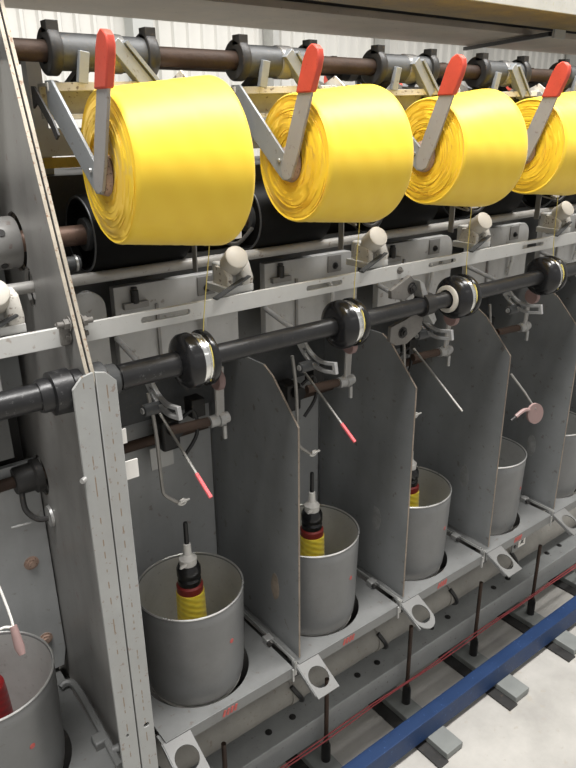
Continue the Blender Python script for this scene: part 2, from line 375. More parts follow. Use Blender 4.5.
tag(MB().cyl((-.6, 1.195, -.268), (3.0, 1.195, -.268), .0105, seg=18).build('support_tube', 'tube', origin=(.4, 1.195, -.268)), 'thin light grey tube running under the black drums', 'tube')
t = thing('small_roller', (.45, 1.225, -.252), 'short dark roller under the drum shaft beside the tall plate', 'roller')
MB().cyl((.382, 1.225, -.243), (.455, 1.225, -.243), .013).build('roller_body', 'sleeve', t)
MB().lathe((.445, 1.225, -.243), (1, 0, 0), [(0, .013), (0, .0155), (.004, .0155), (.004, .013)], 24).build('roller_ring', 'rim', t)
MB().cyl((.385, 1.225, -.275), (.445, 1.225, -.275), .011).build('roller_foot', 'black', t)

# ------------------------------------------------------------------ packages and cradles
PK = {0: (.1145, .1345, .188, 11), 1: (.1125, .1285, .186, 22), 2: (.1085, .1255, .184, 33), 3: (.110, .126, .184, 44), 4: (.110, .126, .184, 55)}
def package(i):
    r0, r1, L, seed = PK[i]
    rnd = random.Random(seed)
    o = Vector((.443 + P*i, 1.03, -.068))
    t = thing('yarn_package', o, 'fat bright yellow yarn package in its cradle, ' + WHERE[i], 'yarn package', 'yellow yarn packages', (0, 0, -.05))
    seg = 96
    # wound outer surface
    prof = [(.003, r0 - .007), (.000, r0 - .003), (.003, r0 - .0005), (.008, r0 + .0008)]
    nx = 26
    for k in range(1, nx): x = .008 + (L - .022) * k / nx; prof.append((x, r0 + (r1 - r0) * (k / nx) ** .9 + rnd.uniform(-.00025, .00025)))
    prof += [(L - .009, r1), (L - .004, r1 - .0015), (L - .001, r1 - .005), (L, r1 - .010), (L - .004, .03)]
    m = MB(); rings = []
    ph = [(rnd.uniform(0, 6.3), rnd.choice((2, 3, 4)), rnd.uniform(.0002, .0006)) for _ in range(3)]
    for x, rr in prof:
        ring = []
        for k in range(seg):
            a = 2*pi*k/seg; q = rr + sum(am * sin(n*a + p + x*20) for p, n, am in ph)
            ring.append(m.bm.verts.new((x, cos(a)*q, sin(a)*q)))
        rings.append(ring)
    for A, B in zip(rings, rings[1:]):
        for k in range(seg): j = (k+1) % seg; m.bm.faces.new((A[k], A[j], B[j], B[k]))
    m.build('yarn_winding', 'yellow', t, origin=(0, 0, 0), ang=60).location = (0, 0, 0)
    # ridged end face
    m = MB(); rings = []; nr = 44
    for q in range(nr + 1):
        rr = .020 + (r0 - .004 - .020) * q / nr
        amp = .0016 * (1 if q % 2 else -1) * (.35 + .65 * rnd.random()); pa, pb = rnd.uniform(0, 6.3), rnd.uniform(0, 6.3)
        ring = []
        for k in range(seg):
            a = 2*pi*k/seg
            dr = .0011 * sin(3*a + pa) + .0008 * sin(5*a + pb)
            if q == nr: dr *= .3
            x = amp * (.55 + .45 * sin(2*a + pb)) + .0035 - .009 * sin(pi * q / nr) ** .8
            if q == nr: x = .003
            ring.append(m.bm.verts.new((x, cos(a)*(rr+dr), sin(a)*(rr+dr))))
        rings.append(ring)
    for A, B in zip(rings, rings[1:]):
        for k in range(seg): j = (k+1) % seg; m.bm.faces.new((A[k], A[j], B[j], B[k]))
    m.build('end_face', 'yellow_face', t, origin=(0, 0, 0), ang=75).location = (0, 0, 0)
    m = MB().lathe((-.002, 0, 0), (1, 0, 0), [(0, .014), (0, .021), (.186, .024), (.186, .017)], 28)
    m.build('cardboard_core', 'hub', t, origin=(0, 0, 0)).location = (0, 0, 0)
    return t
for i in PK: package(i)

cr = thing('package_cradle', (.52, 1.186, .105), '', 'cradle')
hub = Vector((.437, 1.031, -.076))
# left arm: flat bar from the cross channel to the hub
MB().plate([(1.192, .062), (1.165, .062), (1.012, -.072), (1.006, -.092), (1.016, -.104), (1.034, -.104), (1.05, -.092), (1.192, .022)], [], lambda a, b, dd: (.426 + dd - (a - 1.02) * .01, a, b), .005).build('left_arm', 'arm', cr, bevel=.0008)
MB().plate([(1.18, .062), (1.135, .062), (.985, -.085), (.985, -.105), (1.01, -.108), (1.18, .024)], [], lambda a, b, dd: (.640 + dd, a, b), .005).build('right_arm', 'arm', cr, bevel=.0008)
# cross channel
a0, a1 = Vector((.420, 1.178, 0)), Vector((.652, 1.143, 0))
def chan(m, u0, u1, y0, y1, z0, z1, lift=.006):
    vs = []
    for u in (u0, u1):
        p = a0.lerp(a1, u)
        for y, z in ((y0, z0), (y1, z0), (y1, z1), (y0, z1)): vs.append(m.bm.verts.new((p.x, p.y + y, z + lift * u)))
    for f in ((3,2,1,0),(4,5,6,7),(0,1,5,4),(1,2,6,5),(2,3,7,6),(3,0,4,7)): m.bm.faces.new([vs[k] for k in f])
m = MB(); chan(m, 0, 1, 0, .045, .053, .0585); m.build('channel_top', 'cream', cr, bevel=.001)
m = MB(); chan(m, 0, 1, .038, .045, .008, .0535); m.build('channel_web', 'web', cr)
m = MB(); chan(m, 0, 1, .012, .045, .004, .0085); m.build('channel_bottom', 'cream', cr)
m = MB(); chan(m, 0, 1, -.001, .003, .0455, .0588); m.build('top_lip', 'cream', cr, bevel=.0008)
m = MB(); chan(m, 0, 1, .010, .0135, .002, .0105); m.build('bottom_lip', 'cream', cr, bevel=.0008)
m = MB().hexbolt((.438, 1.19, .0585), (0, 0, 1), .006, .003, .001); m.build('bolt', 'cream', cr)
MB().hexbolt((.6, 1.182, .036), (0, -1, 0), .010, .006, .003).build('bolt', 'dark', cr)
# peaked end plate on the right
MB().plate([(1.12, .062), (1.15, .082), (1.19, .066), (1.20, .02), (1.12, .02)], [], YZ(.651), .004).build('end_plate', 'cream', cr)
# leaf spring outside the left arm
MB().plate([(1.205, .054), (1.19, .053), (1.125, .002), (1.112, -.020), (1.12, -.027), (1.135, -.010), (1.185, .028), (1.205, .020)], [], lambda a, b, dd: (.404 + dd + max(0, 1.12 - a) * .25, a, b), .003).build('leaf_spring', 'dark', cr)
# hub disc and pivot pin
MB().lathe(hub + Vector((-.009, 0, 0)), (1, -.07, 0), [(0, 0), (0, .024), (.003, .030), (.012, .033), (.018, .026), (.018, 0)], 32).build('hub_disc', 'hub', cr)
MB().lathe((.4225, 1.042, -.070), (-1, 0, 0), [(0, 0), (0, .004), (.003, .0035), (.004, 0)], 12).build('pivot_pin', 'rim', cr)
# lever with red grip, leaning toward the aisle
lv0, lv1 = Vector((.425, 1.022, -.092)), Vector((.422, .939, .104))
ld = (lv1 - lv0).normalized(); lw = Vector((0, 1, .0)); lw = (lw - ld * lw.dot(ld)).normalized()
def lever(a, b, dd):
    p = lv0 + ld * b + lw * a; return (p.x + dd, p.y, p.z)
Lh = (lv1 - lv0).length
hd = MB().plate([(-.016, 0), (-.006, -.010), (.008, -.010), (.017, .004), (.0185, .05), (.0165, Lh - .03), (-.0165, Lh - .03), (-.0185, .05)], [], lever, .0055).build('lever', 'handle', cr, bevel=.0008)
gp = [(-.0190, Lh - .060), (.0190, Lh - .076), (.0200, Lh - .02), (.0165, Lh - .002), (.009, Lh + .007), (-.001, Lh + .009), (-.011, Lh + .006), (-.0175, Lh - .004), (-.0198, Lh - .02)]
g = MB().plate(gp, [], lever, .013).build('red_grip', 'red', hd, origin=hd['_o'], bevel=.004); g.location = (0, 0, 0); g['label'] = 'red rubber grip'
# sleeve clamped on the top shaft, with lugged collars and struts
MB().cyl((.432, 1.186, .105), (.606, 1.186, .105), .0285, seg=36).build('sleeve', 'sleeve', cr)
for x in (.425, .594):
    c = MB().lathe((x, 1.186, .105), (1, 0, 0), [(0, .019), (0, .034), (.003, .0365), (.017, .0365), (.020, .034), (.020, .019)], 32)
    c.bar((x + .010, 1.176, .130), (x + .010, 1.176, .148), (1, 0, 0), .020, .024)
    c.build('collar', 'dark', cr, bevel=.001)
MB().bar((.478, 1.155, .105), (.472, 1.160, .058), (1, 0, 0), .017, .010).build('strut', 'arm', cr, bevel=.001)
MB().bar((.528, 1.156, .120), (.590, 1.158, .052), (1, 0, 1), .022, .020).build('strut', 'arm', cr, bevel=.001)
MB().bar((.548, 1.158, .122), (.612, 1.160, .054), (1, 0, 1), .006, .030).build('strut', 'arm', cr)
MB().bar((.50, 1.20, .09), (.465, 1.235, .040), (0, 1, 0), .026, .016).build('strut', 'dark', cr, bevel=.001)
MB().lathe((.522, 1.186, .105), (1, 0, 0), [(0, .028), (.002, .0305), (.032, .0305), (.034, .028)], 36).build('sleeve_band', 'plate', cr)
cradles = row(cr, 'package cradle with a red gripped lever and grey arms', range(0, 5), 'package cradles')
tag(MB().cyl((-.6, 1.186, .105), (3.4, 1.186, .105), .0165, seg=20).build('cradle_shaft', 'rust', origin=(.4, 1.186, .105)), 'rusty brown shaft at the top that carries the package cradles', 'shaft')
# far side of the machine: same cradles, turned round
FN = ['left of', 'second behind', 'third behind', 'fourth behind', 'fifth behind', 'sixth behind']
for k in range(6):
    copy_thing(cr, 1.318 + .36*k + .098 - .62 + .36, 'far side cradle, %s in the row behind the machine' % ['nearest', 'second', 'third', 'fourth', 'fifth', 'farthest'][k], dy=.63, dz=.04, rotz=pi, group='far side cradles')
tag(MB().cyl((.3, 1.816, .145), (5, 1.816, .145), .0165, seg=16).build('cradle_shaft', 'rust', origin=(.4, 1.816, .145)), 'rusty brown shaft on the far side carrying the far cradles', 'shaft')

# ------------------------------------------------------------------ machine body behind
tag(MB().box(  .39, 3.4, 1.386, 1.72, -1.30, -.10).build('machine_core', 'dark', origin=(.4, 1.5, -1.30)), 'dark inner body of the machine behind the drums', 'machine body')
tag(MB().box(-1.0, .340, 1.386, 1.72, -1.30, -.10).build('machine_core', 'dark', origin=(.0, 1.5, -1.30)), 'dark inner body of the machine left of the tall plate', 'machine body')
tag(MB().box(.39, 3.4, 1.40, 1.41, -.064, -.012).build('cover_strip', 'rail', origin=(.4, 1.4, -.064)), 'grey cover strip behind the yellow packages', 'cover')
tag(MB().box(.39, .70, 1.392, 1.40, -.086, -.066).build('yellow_strip', 'yellow_strip', origin=(.4, 1.396, -.086)), 'narrow yellow strip left of the nearest package', 'strip')
tag(MB().box(.478, .506, 1.44, 1.47, -.10, .115).build('upright_bar', 'rail', origin=(.49, 1.45, -.10)), 'grey upright bar between tall plate and nearest cradle', 'upright')
tag(MB().box(-1.0, .340, 1.300, 1.315, -.52, -.14).build('inner_wall', 'partition', origin=(0, 1.31, -.5)), 'dark inner sheet left of the tall plate behind the shaft', 'panel')
tag(MB().box(.39, 3.4, 1.325, 1.335, -.53, -.275).build('inner_wall', 'grey', origin=(1, 1.33, -.53)), 'dark grey inner sheet behind the rounded panels', 'panel')

def rounded_panel(x0, x1, zt, zb, y, R=.035):
    pts = [(x0, zb), (x1, zb)] + [(x1 - R + R*cos(t), zt - R + R*sin(t)) for t in [pi/2*k/8 for k in range(9)]] + [(x0, zt)]
    return MB().plate(pts, [], XZ(y), .02)
p = thing('rounded_cover', (.66, 1.235, -.50), '', 'panel')
rounded_panel(.515, .80, -.300, -.50, 1.235).build('panel_sheet', 'panel', p, bevel=.0015)
MB().box(.70, .742, 1.2215, 1.2245, -.345, -.305).build('bolt_plate', 'plate', p, bevel=.0006)
MB().hexbolt((.722, 1.2215, -.330), (0, -1, 0), .006, .005, .003).build('bolt', 'dark', p)
MB().lathe((.555, 1.218, -.335), (0, 0, 1), [(0, .008), (.026, .008), (.027, .0062), (.032, .0062), (.032, 0)], 10).build('stud', 'dark', p)
MB().box(.53, .582, 1.213, 1.2245, -.345, -.333).build('stud_base', 'plate', p)
MB().box(.60, .606, 1.219, 1.225, -.50, -.345).build('panel_seam', 'plate', p)
MB().tube([(.69, 1.219, -.36), (.70, 1.214, -.37), (.705, 1.21, -.40), (.70, 1.214, -.45)], .006, sub=4).build('hose', 'panel', p)
MB().hexbolt((.755, 1.2245, -.375), (0, -1, 0), .007, .005, .004).build('bolt', 'steel', p)
row(p, 'light grey round cornered panel behind the white rail', range(0, 5), 'rounded grey panels')
p = thing('rounded_cover', (.40, 1.235, -.50), 'narrow light grey rounded panel right beside the tall plate', 'panel')
rounded_panel(.385, .497, -.300, -.50, 1.235).build('panel_sheet', 'panel', p, bevel=.0015)
p = thing('rounded_cover', (.2, 1.235, -.62), 'light grey rounded panel behind the white rail left of the tall plate', 'panel')
rounded_panel(-.2, .285, -.300, -.50, 1.235, .03).build('panel_sheet', 'panel', p, bevel=.0015)
for z in (-.40, -.455): MB().hexbolt((.262, 1.2245, z), (0, -1, 0), .005, .004, .002).build('bolt', 'dark', p)

# beam, rod and clamps in the dark recess above the pots
tag(MB().box(.39, 3.4, 1.345, 1.365, -.65, -.545).build('support_beam', 'sleeve', origin=(1, 1.35, -.65)), 'dark grey horizontal beam in the recess above the pots', 'beam')
lb = thing('support_beam', (0, 1.33, -.64), 'grey horizontal beam with a hole, left of the tall plate', 'beam')
MB().plate([(-.9, -.635), (.306, -.635), (.306, -.545), (-.9, -.545)], [circle(.215, -.578, .005)], XZ(1.33), .03).build('beam_body', 'grey', lb, bevel=.001)
tag(MB().cyl((-.6, 1.315, -.688), (3.3, 1.315, -.688), .0125, seg=16).build('recess_rod', 'rust', origin=(.4, 1.315, -.688)), 'rusty rod running through the recess above the pots', 'rod')
fl = thing('rod_flange', (.35, 1.315, -.688), 'dark round flange where the rusty rod enters the tall plate', 'flange')
MB().lathe((.296, 1.315, -.688), (1, 0, 0), [(0, .0126), (0, .026), (.004, .029), (.036, .030), (.040, .036), (.054, .036), (.054, .0126)], 28).build('flange_body', 'dark', fl)
MB().tube([(.305, 1.30, -.70), (.302, 1.285, -.74), (.318, 1.27, -.762), (.338, 1.262, -.765)], .006, sub=5).build('hook_strap', 'dark', fl)
MB().tube([(.27, 1.29, -.775), (.31, 1.285, -.775)], .003).build('pin', 'steel', fl)
MB().lathe((.345, 1.285, -.775), (1, 0, 0), [(0, .0), (0, .022), (.004, .024), (.006, .024), (.006, 0)], 28).build('washer', 'steel', fl)

c = thing('clamp_block', (.60, 1.30, -.70), '', 'clamp')
MB().box(.622, .668, 1.285, 1.340, -.715, -.640).build('block', 'dark', c, bevel=.006)
MB().cyl((.650, 1.283, -.66), (.650, 1.266, -.66), .017, seg=20).build('knob', 'black', c)
MB().tube([(.66, 1.275, -.64), (.695, 1.265, -.62), (.70, 1.265, -.68), (.665, 1.27, -.73)], .0045, sub=5).build('strap', 'black', c)
MB().box(.603, .662, 1.318, 1.322, -.768, -.712).build('tag_plate', 'rail', c)
MB().box(.690, .725, 1.262, 1.30, -.640, -.595)  .build('rust_block', 'dark', c, bevel=.002)
row(c, 'black rod clamp with a pale tag plate in the recess', range(0, 5), 'rod clamps in the recess')
for z0, z1, x0, x1, lab in ((-.498, -.472, .3945, .404, 'upper small white tag peeking out beside the tall post'), (-.566, -.532, .3945, .419, 'lower white tag peeking out beside the tall post')):
    tag(MB().box(x0, x1, .968, .971, z0, z1).build('white_tag', 'white', origin=((x0+x1)/2, .97, z0)), lab, 'tag')

# lower back panels between the partitions
p = thing('back_sheet', (.6, 1.366, -1.22), '', 'panel')
MB().box(.44, .795, 1.366, 1.380, -1.22, -.60).build('panel_sheet', 'lower_panel', p, bevel=.001)
MB().hexbolt((.52, 1.366, -.80), (0, -1, 0), .005, .003, .002).build('bolt', 'steel', p)
row(p, 'light grey back panel behind the metal pot', range(0, 5), 'back panels behind the pots')
p = thing('back_sheet', (.2, 1.366, -1.22), 'light grey bolted back panel behind the pot left of the tall post', 'panel')
MB().plate([(-.8, -1.205), (.340, -1.205), (.349, -1.16), (.349, -.66), (-.8, -.66)], [], XZ(1.338), .014).build('panel_sheet', 'lower_panel', p, bevel=.001)
for x, z in ((.306, -.90), (.308, -1.11)): MB().hexbolt((x, 1.331, z), (0, -1, 0), .012, .006, .004).build('bolt', 'hub', p)

# ------------------------------------------------------------------ partitions
def partition(i, dx, j):
    x = .80 + P*i + dx
    pts = [(1.010, -1.214), (1.010, -.602), (1.098, -.512), (1.13, -.494), (1.362, -.494), (1.362, -1.19), (1.25, -1.205)]
    t = thing('partition_plate', (x, 1.2, -1.214), 'upright dark grey partition plate between two pots, %s' % j, 'partition', 'partition plates between the pots')
    MB().plate(pts, [], YZ(x), .0045).build('sheet', 'partition', t)
    e = MB()
    for a, b in zip(pts[:3], pts[1:4]): e.bar((x, a[0] - .0004, a[1]), (x, b[0] - .0004, b[1]), (1, 0, 0), .0047, .001)
    e.build('worn_edge', 'worn', t)
    rnd = random.Random(70 + i)
    y, z = (1.12, -1.02) if i else (1.10, -1.06); w, h = .014, .034
    MB().plate([(y + w*cos(q)*(1 + .3*rnd.random()), z + h*sin(q)*(1 + .3*rnd.random())) for q in [2*pi*n/14 for n in range(14)]], [], YZ(x - .0028), .0006).build('scuff_mark', 'scuff' if i else 'worn', t)
for i, dx, j in ((0, 0, 'first after the tall post'), (1, 0, 'second after the tall post'), (2, .012, 'third after the tall post'), (3, 0, 'fourth after the tall post'), (4, 0, 'last, at the right photo edge')):
    partition(i, dx, j)

# ------------------------------------------------------------------ pots
pt = thing('spindle_pot', (.593, 1.15, -1.235), '', 'pot')
zr, zb = -.985, -1.240
MB().lathe((.593, 1.15, 0), (0, 0, 1), [(zb + .004, .02), (zb, .06), (zb, .100), (zb + .006, .109), (zb + .02, .1135), (zb + .05, .1165), (zr - .03, .1212), (zr - .002, .1217), (zr, .1202), (zr - .003, .1182), (zb + .05, .113), (zb + .012, .10), (zb + .008, .02), (zb + .004, .02)], 64).build('pot_body', 'pot', pt)
MB().lathe((.593, 1.15, 0), (0, 0, 1), [(zr - .004, .1178), (zb + .05, .1125), (zb + .014, .0995), (zb + .0095, .02)], 64).build('lit_inner_skin', 'lit_inside', pt)  # added inner skin whose lighter tone stands for light inside the pot
MB().lathe((.593, 1.15, 0), (0, 0, 1), [(zr - .002, .1222), (zr + .0005, .1229), (zr + .0022, .1212), (zr + .0012, .1192), (zr - .002, .1195)], 64, close=True).build('pot_rim', 'rim', pt)
MB().lathe((.593, 1.15, 0), (0, 0, 1), [(zb - .004, .103), (zb - .004, .107), (zb - .001, .1085), (zb + .0015, .107), (zb + .0015, .103)], 64, close=True).build('base_ring', 'rim', pt)
MB().lathe((.593, 1.15, 0), (0, 0, 1), [(zb - .09, 0), (zb - .09, .03), (zb - .02, .04), (zb + .003, .05), (zb + .003, 0)], 32).build('spindle_base', 'dark', pt)
q = MB()
c0 = Vector((.593, 1.15, -1.085)); an = -1.28
q.lathe(c0 + Vector((cos(an), sin(an), 0)) * .1195, (cos(an), sin(an), 0), [(0, 0), (0, .006), (.0008, .005), (.0008, 0)], 8)
q.build('red_mark', 'redmark', pt)
row(pt, 'round grey metal pot with a bright rim', range(-1, 5), 'grey metal spindle pots')

# bobbins standing in the pots
bo = thing('yarn_bobbin', (.593, 1.15, -1.225), '', 'bobbin')
A = ((.593, 1.15, 0), (0, 0, 1))
MB().lathe(*A, [(-.884, 0), (-.884, .0055), (-.823, .0052), (-.820, .004), (-.820, 0)], 16).build('black_tip', 'black', bo)
MB().lathe(*A, [(-.930, 0), (-.930, .019), (-.912, .020), (-.908, .015), (-.904, .012), (-.902, .0095), (-.876, .0085), (-.874, .006), (-.874, 0)], 24).build('white_nozzle', 'white', bo)
MB().bar((.580, 1.135, -.918), (.562, 1.128, -.914), (0, 0, 1), .006, .004).build('white_tab', 'white', bo)
MB().lathe(*A, [(-.99, 0), (-.99, .026), (-.966, .0265), (-.963, .024), (-.957, .024), (-.955, .0275), (-.938, .0275), (-.928, .023), (-.926, .0)], 32).build('black_head', 'gloss', bo)
MB().lathe(*A, [(-1.000, 0), (-1.000, .0305), (-.982, .0305), (-.978, .027), (-.978, 0)], 32).build('maroon_ring', 'maroon', bo)
prof = [(-1.222, 0), (-1.222, .036)]
for k in range(41): prof.append((-1.22 + .222*k/40, .0365 - .0045*k/40 + (.0007 if k % 2 else -.0005)))
prof += [(-.996, .0)]
MB().lathe(*A, prof, 40).build('yarn_cop', 'cop', bo, origin=(.593, 1.15, -1.1))
row(bo, 'yellow yarn bobbin with black head and white nozzle', range(0, 3), 'yellow bobbins in the pots')
rb = thing('yarn_bobbin', (.143, 1.15, -1.225), 'deep red yarn bobbin in the pot left of the tall post', 'bobbin')
MB().lathe((.143, 1.15, 0), (0, 0, 1), [(-1.225, 0), (-1.225, .046), (-1.02, .036), (-1.005, .034), (-1.0, .02), (-1.0, 0)], 40).build('yarn_cop', 'redyarn', rb, origin=(.143, 1.15, -1.1))
MB().lathe((.143, 1.15, 0), (0, 0, 1), [(-1.01, 0), (-1.01, .02), (-.95, .018), (-.95, 0)], 24).build('black_head', 'gloss', rb)

# ------------------------------------------------------------------ deck plates
dk = thing('deck_plate', (.6, 1.2, -1.25), '', 'deck')
MB().plate([(.432, 1.003), (.772, 1.003), (.772, 1.362), (.432, 1.362)], [circle(.593, 1.15, .1275, 56)], XY(-1.2235), .005).build('top_sheet', 'grey', dk, bevel=.0008)
MB().box(.432, .772, 1.000, 1.0045, -1.252, -1.2215).build('front_lip', 'grey', dk, bevel=.0008)
MB().box(.7695, .7725, 1.0, 1.362, -1.250, -1.224).build('side_lip', 'dark', dk)
MB().box(.769, .7735, .996, 1.0, -1.262, -1.226).build('corner_tab', 'steel', dk)
q = MB()
for k in range(4): q.bar((.575 + .010*k, .9995, -1.245), (.580 + .010*k, .9995, -1.229), (1, 0, 0), .006, .0012)
q.build('red_mark', 'redmark', dk)
row(dk, 'grey deck plate with a round opening around the pot', range(-1, 5), 'deck plates under the pots')
lt = thing('latch_bar', (.785, 1.12, -1.22), '', 'latch')
MB().bar((.781, .998, -1.2105), (.781, 1.30, -1.2105), (0, 0, 1), .007, .004).build('bar', 'rim', lt)
MB().box(.776, .798, 1.0, 1.35, -1.255, -1.250).build('slot_floor', 'black', lt)
MB().box(.764, .786, 1.094, 1.116, -1.221, -1.204).build('clip', 'steel', lt, bevel=.002)
MB().cyl((.768, 1.094, -1.212), (.768, 1.086, -1.212), .006, seg=12).build('clip_screw', 'dark', lt)
MB().box(.7775, .7845, 1.0, 1.012, -1.250, -1.2105).build('bar_foot', 'steel', lt)
L_ = row(lt, 'slim latch bar with a clip beside the partition foot', range(0, 5), 'latch bars')
st = thing('sticker', (1.742, 1.024, -1.31), 'small white sticker with a black mark on a grey tab below the fourth deck plate', 'sticker')
MB().box(1.690, 1.766, 1.026, 1.030, -1.315, -1.2265).build('grey_tab', 'grey', st)
MB().box(1.722, 1.758, 1.0248, 1.026, -1.307, -1.271).build('white_sheet', 'white', st)
k = MB().plate([(1.730, -1.298), (1.738, -1.278), (1.742, -1.286), (1.750, -1.282), (1.746, -1.292), (1.750, -1.300), (1.739, -1.296)], [], XZ(1.0244), .0006); k.build('black_mark', 'black', st)
MB().cyl((1.704, 1.026, -1.296), (1.704, 1.0235, -1.296), .006, seg=12).build('screw', 'dark', st)
# left of the post: cast lever along the plate
ll = thing('latch_bar', (.34, 1.1, -1.22), 'grey cast latch lever on the deck left of the tall post', 'latch')
MB().tube([(.308, 1.272, -1.210), (.322, 1.275, -1.207), (.336, 1.255, -1.207), (.336, 1.16, -1.208), (.330, 1.00, -1.212)], .008, 8, 4).build('bar', 'grey', ll)
MB().box(.308, .337, 1.068, 1.098, -1.224, -1.202).build('clip', 'grey', ll, bevel=.003)
MB().cyl((.333, 1.04, -1.208), (.346, 1.035, -1.205), .009, seg=12).build('pivot', 'grey', ll)

# slanted brackets with a round hole
def ringb(x, rounded, label):
    # local frame: s across (X), t down the slope
    top = Vector((x, 1.004, -1.225)); dn = Vector((0, -.083, -.040)).normalized(); nn = Vector((0, -dn.z, dn.y))
    mp = lambda a, b, dd: tuple(top + Vector((1, 0, 0)) * a + dn * b + nn * dd)
    w = .033; L = .093
    if rounded: out = [(-w, 0), (w, 0), (w, .05)] + [(w*cos(t), .058 + .037*sin(t)) for t in [pi*k/14 for k in range(15)]] + [(-w, .05)]
    else: out = [(-w, 0), (w, 0), (w, L), (-w, L)]
    t = thing('hole_bracket', top, label, 'bracket', 'slanted hole brackets')
    MB().plate(out, [circle(0, .050, .0262, 32)], mp, .004)  .build('bracket_plate', 'bracket', t, bevel=.0008)
    m = MB().box(x - w, x + w, 1.004, 1.03, -1.229, -1.225); m.build('mounting_tab', 'grey', t)
    m = MB().bar(top + Vector((-w, .002, -.004)), top + Vector((-w, .002, -.004)) + dn * (L - .01), (0, .4, -1), .010, .003); m.build('side_flange', 'grey', t)
for i, ro in ((0, 0), (1, 0), (2, 1), (3, 0), (4, 0)):
    x = .818 + P*(i - 1) + (.012 if i == 3 else 0)
    ringb(x, ro, ['square ended slanted bracket with a round hole, at the foot of the tall post', 'square ended slanted bracket with a round hole, below the first partition', 'round ended slanted bracket with a big hole, below the second partition',
                  'square ended slanted bracket with a round hole, below the third partition', 'square ended slanted bracket with a round hole, below the fourth partition'][i])

# ------------------------------------------------------------------ underneath
tag(MB().cyl((-.6, 1.285, -1.612), (3.3, 1.285, -1.612), .060, seg=36).build('long_pipe', 'pipe', origin=(.5, 1.285, -1.612)), 'dusty beige grey pipe running below the deck plates', 'pipe')
g = thing('pipe_strap', (.96, 1.285, -1.612), '', 'strap')
MB().tube([(.965 + .03*sin((t - pi)*1.2), 1.285 + .066*cos(t), -1.612 + .066*sin(t)) for t in [pi*.80 + pi*.62*k/16 for k in range(17)]], .0075, 8).build('strap_loop', 'black', g)
MB().lathe((.945, 1.285, -1.612), (1, 0, 0), [(0, .0602), (0, .0635), (.05, .0635), (.05, .0602)], 28).build('strap_sleeve', 'pipe', g)
row(g, 'black strap looped around the pipe below the deck', range(-1, 4), 'pipe straps')
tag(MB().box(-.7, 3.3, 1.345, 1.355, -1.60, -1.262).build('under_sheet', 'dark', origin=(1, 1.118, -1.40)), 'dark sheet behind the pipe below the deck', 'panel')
ch = thing('base_channel', (1, 1.26, -1.79), 'grey box beam running along the foot of the machine', 'beam')
MB().box(-.7, 3.6, 1.185, 1.42, -1.79, -1.70).build('beam_body', 'channel', ch, bevel=.002)
for i in range(0, 6):
    for dx in (.50, .59): MB().hexbolt((dx + P*i, 1.235, -1.70), (0, 0, 1), .008, .004, .002).build('bolt', 'dark', ch)
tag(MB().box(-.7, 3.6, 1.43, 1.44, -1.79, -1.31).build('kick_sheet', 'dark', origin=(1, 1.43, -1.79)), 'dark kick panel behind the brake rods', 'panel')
bp = thing('brake_rod', (.66, 1.160, -1.855), '', 'rod')
MB().cyl((.662, 1.160, -1.79), (.662, 1.160, -1.535), .0068, seg=12).build('rod', 'rust', bp)
MB().lathe((.662, 1.160, 0), (0, 0, 1), [(-1.857, 0), (-1.857, .015), (-1.80, .0145), (-1.785, .010), (-1.785, 0)], 20).build('black_foot', 'black', bp)
row(bp, 'thin rusty upright rod with a black foot', range(0, 5), 'upright rods with black feet')
cd = MB()
for k, (dy, dz) in enumerate(((0, 0), (.004, .006))):
    cd.tube([(-.3 + .1*j, 1.138 + dy + .0015*sin(j*1.3 + k), -1.742 + dz + .003*sin(j*.9 + k*2)) for j in range(36)], .0021, 6)
tag(cd.build('pull_rope', 'cord', origin=(1, 1.138, -1.742)), 'red cord stretched along the foot of the machine', 'cord')
for i, lab in enumerate(('first', 'second', 'third', 'fourth', 'fifth')):
    x = 1.332 + P*(i - 1)
    t = thing('floor_bar', (x, 1.3, -H), 'grey flat bar on the concrete floor under the blue beam, %s after the tall post' % lab, 'floor bar', 'grey floor bars')
    MB().box(x, x + .075, .937, 1.75, -H + .004, -1.857).build('grey_bar', 'foot', t, bevel=.002)
    MB().box(x - .042, x, .930, 1.75, -H, -H + .007).build('dark_strip', 'dark', t)  # thin dark strip on the floor along one side of the bar
tag(MB().box(-.6, 3.6, 1.017, 1.062, -1.857, -1.779).build('blue_beam', 'blue', origin=(1, 1.04, -1.857), bevel=.002), 'long blue painted beam lying across the grey foot bars', 'beam')

# ------------------------------------------------------------------ tension levers, guides, sectors, hooks
tl = thing('tension_lever', (.67, 1.08, -.30), '', 'lever')
cd0 = Vector((-.12, -.76, .52)).normalized(); cc = Vector((.678, 1.034, -.2315))
MB().lathe(cc, -cd0, [(0, 0), (.0, .0195), (.0015, .0215), (.004, .022), (.038, .0215), (.040, .019), (.040, 0)], 36).build('white_cap', 'cap', tl)
MB().plate([(1.045, -.298), (1.040, -.275), (1.055, -.245), (1.085, -.238), (1.11, -.26), (1.11, -.298)], [], YZ(.706), .024).build('housing', 'cream', tl, bevel=.003)
MB().plate([(1.045, -.298), (1.044, -.27), (1.06, -.255), (1.09, -.255), (1.10, -.298)], [], YZ(.668), .012).build('housing', 'cream', tl, bevel=.002)
MB().box(.655, .718, 1.042, 1.11, -.302, -.288).build('base_plate', 'rail', tl, bevel=.001)
MB().bar((.622, 1.026, -.300), (.706, 1.040, -.272), (0, 0, 1), .004, .012, .003).build('blade', 'sleeve', tl)
MB().box(.668, .704, 1.066, 1.11, -.298, -.250).build('housing', 'rail', tl, bevel=.004)
row(tl, 'tension lever with a round off white cap', range(-1, 5), 'white capped tension levers', left=.066)

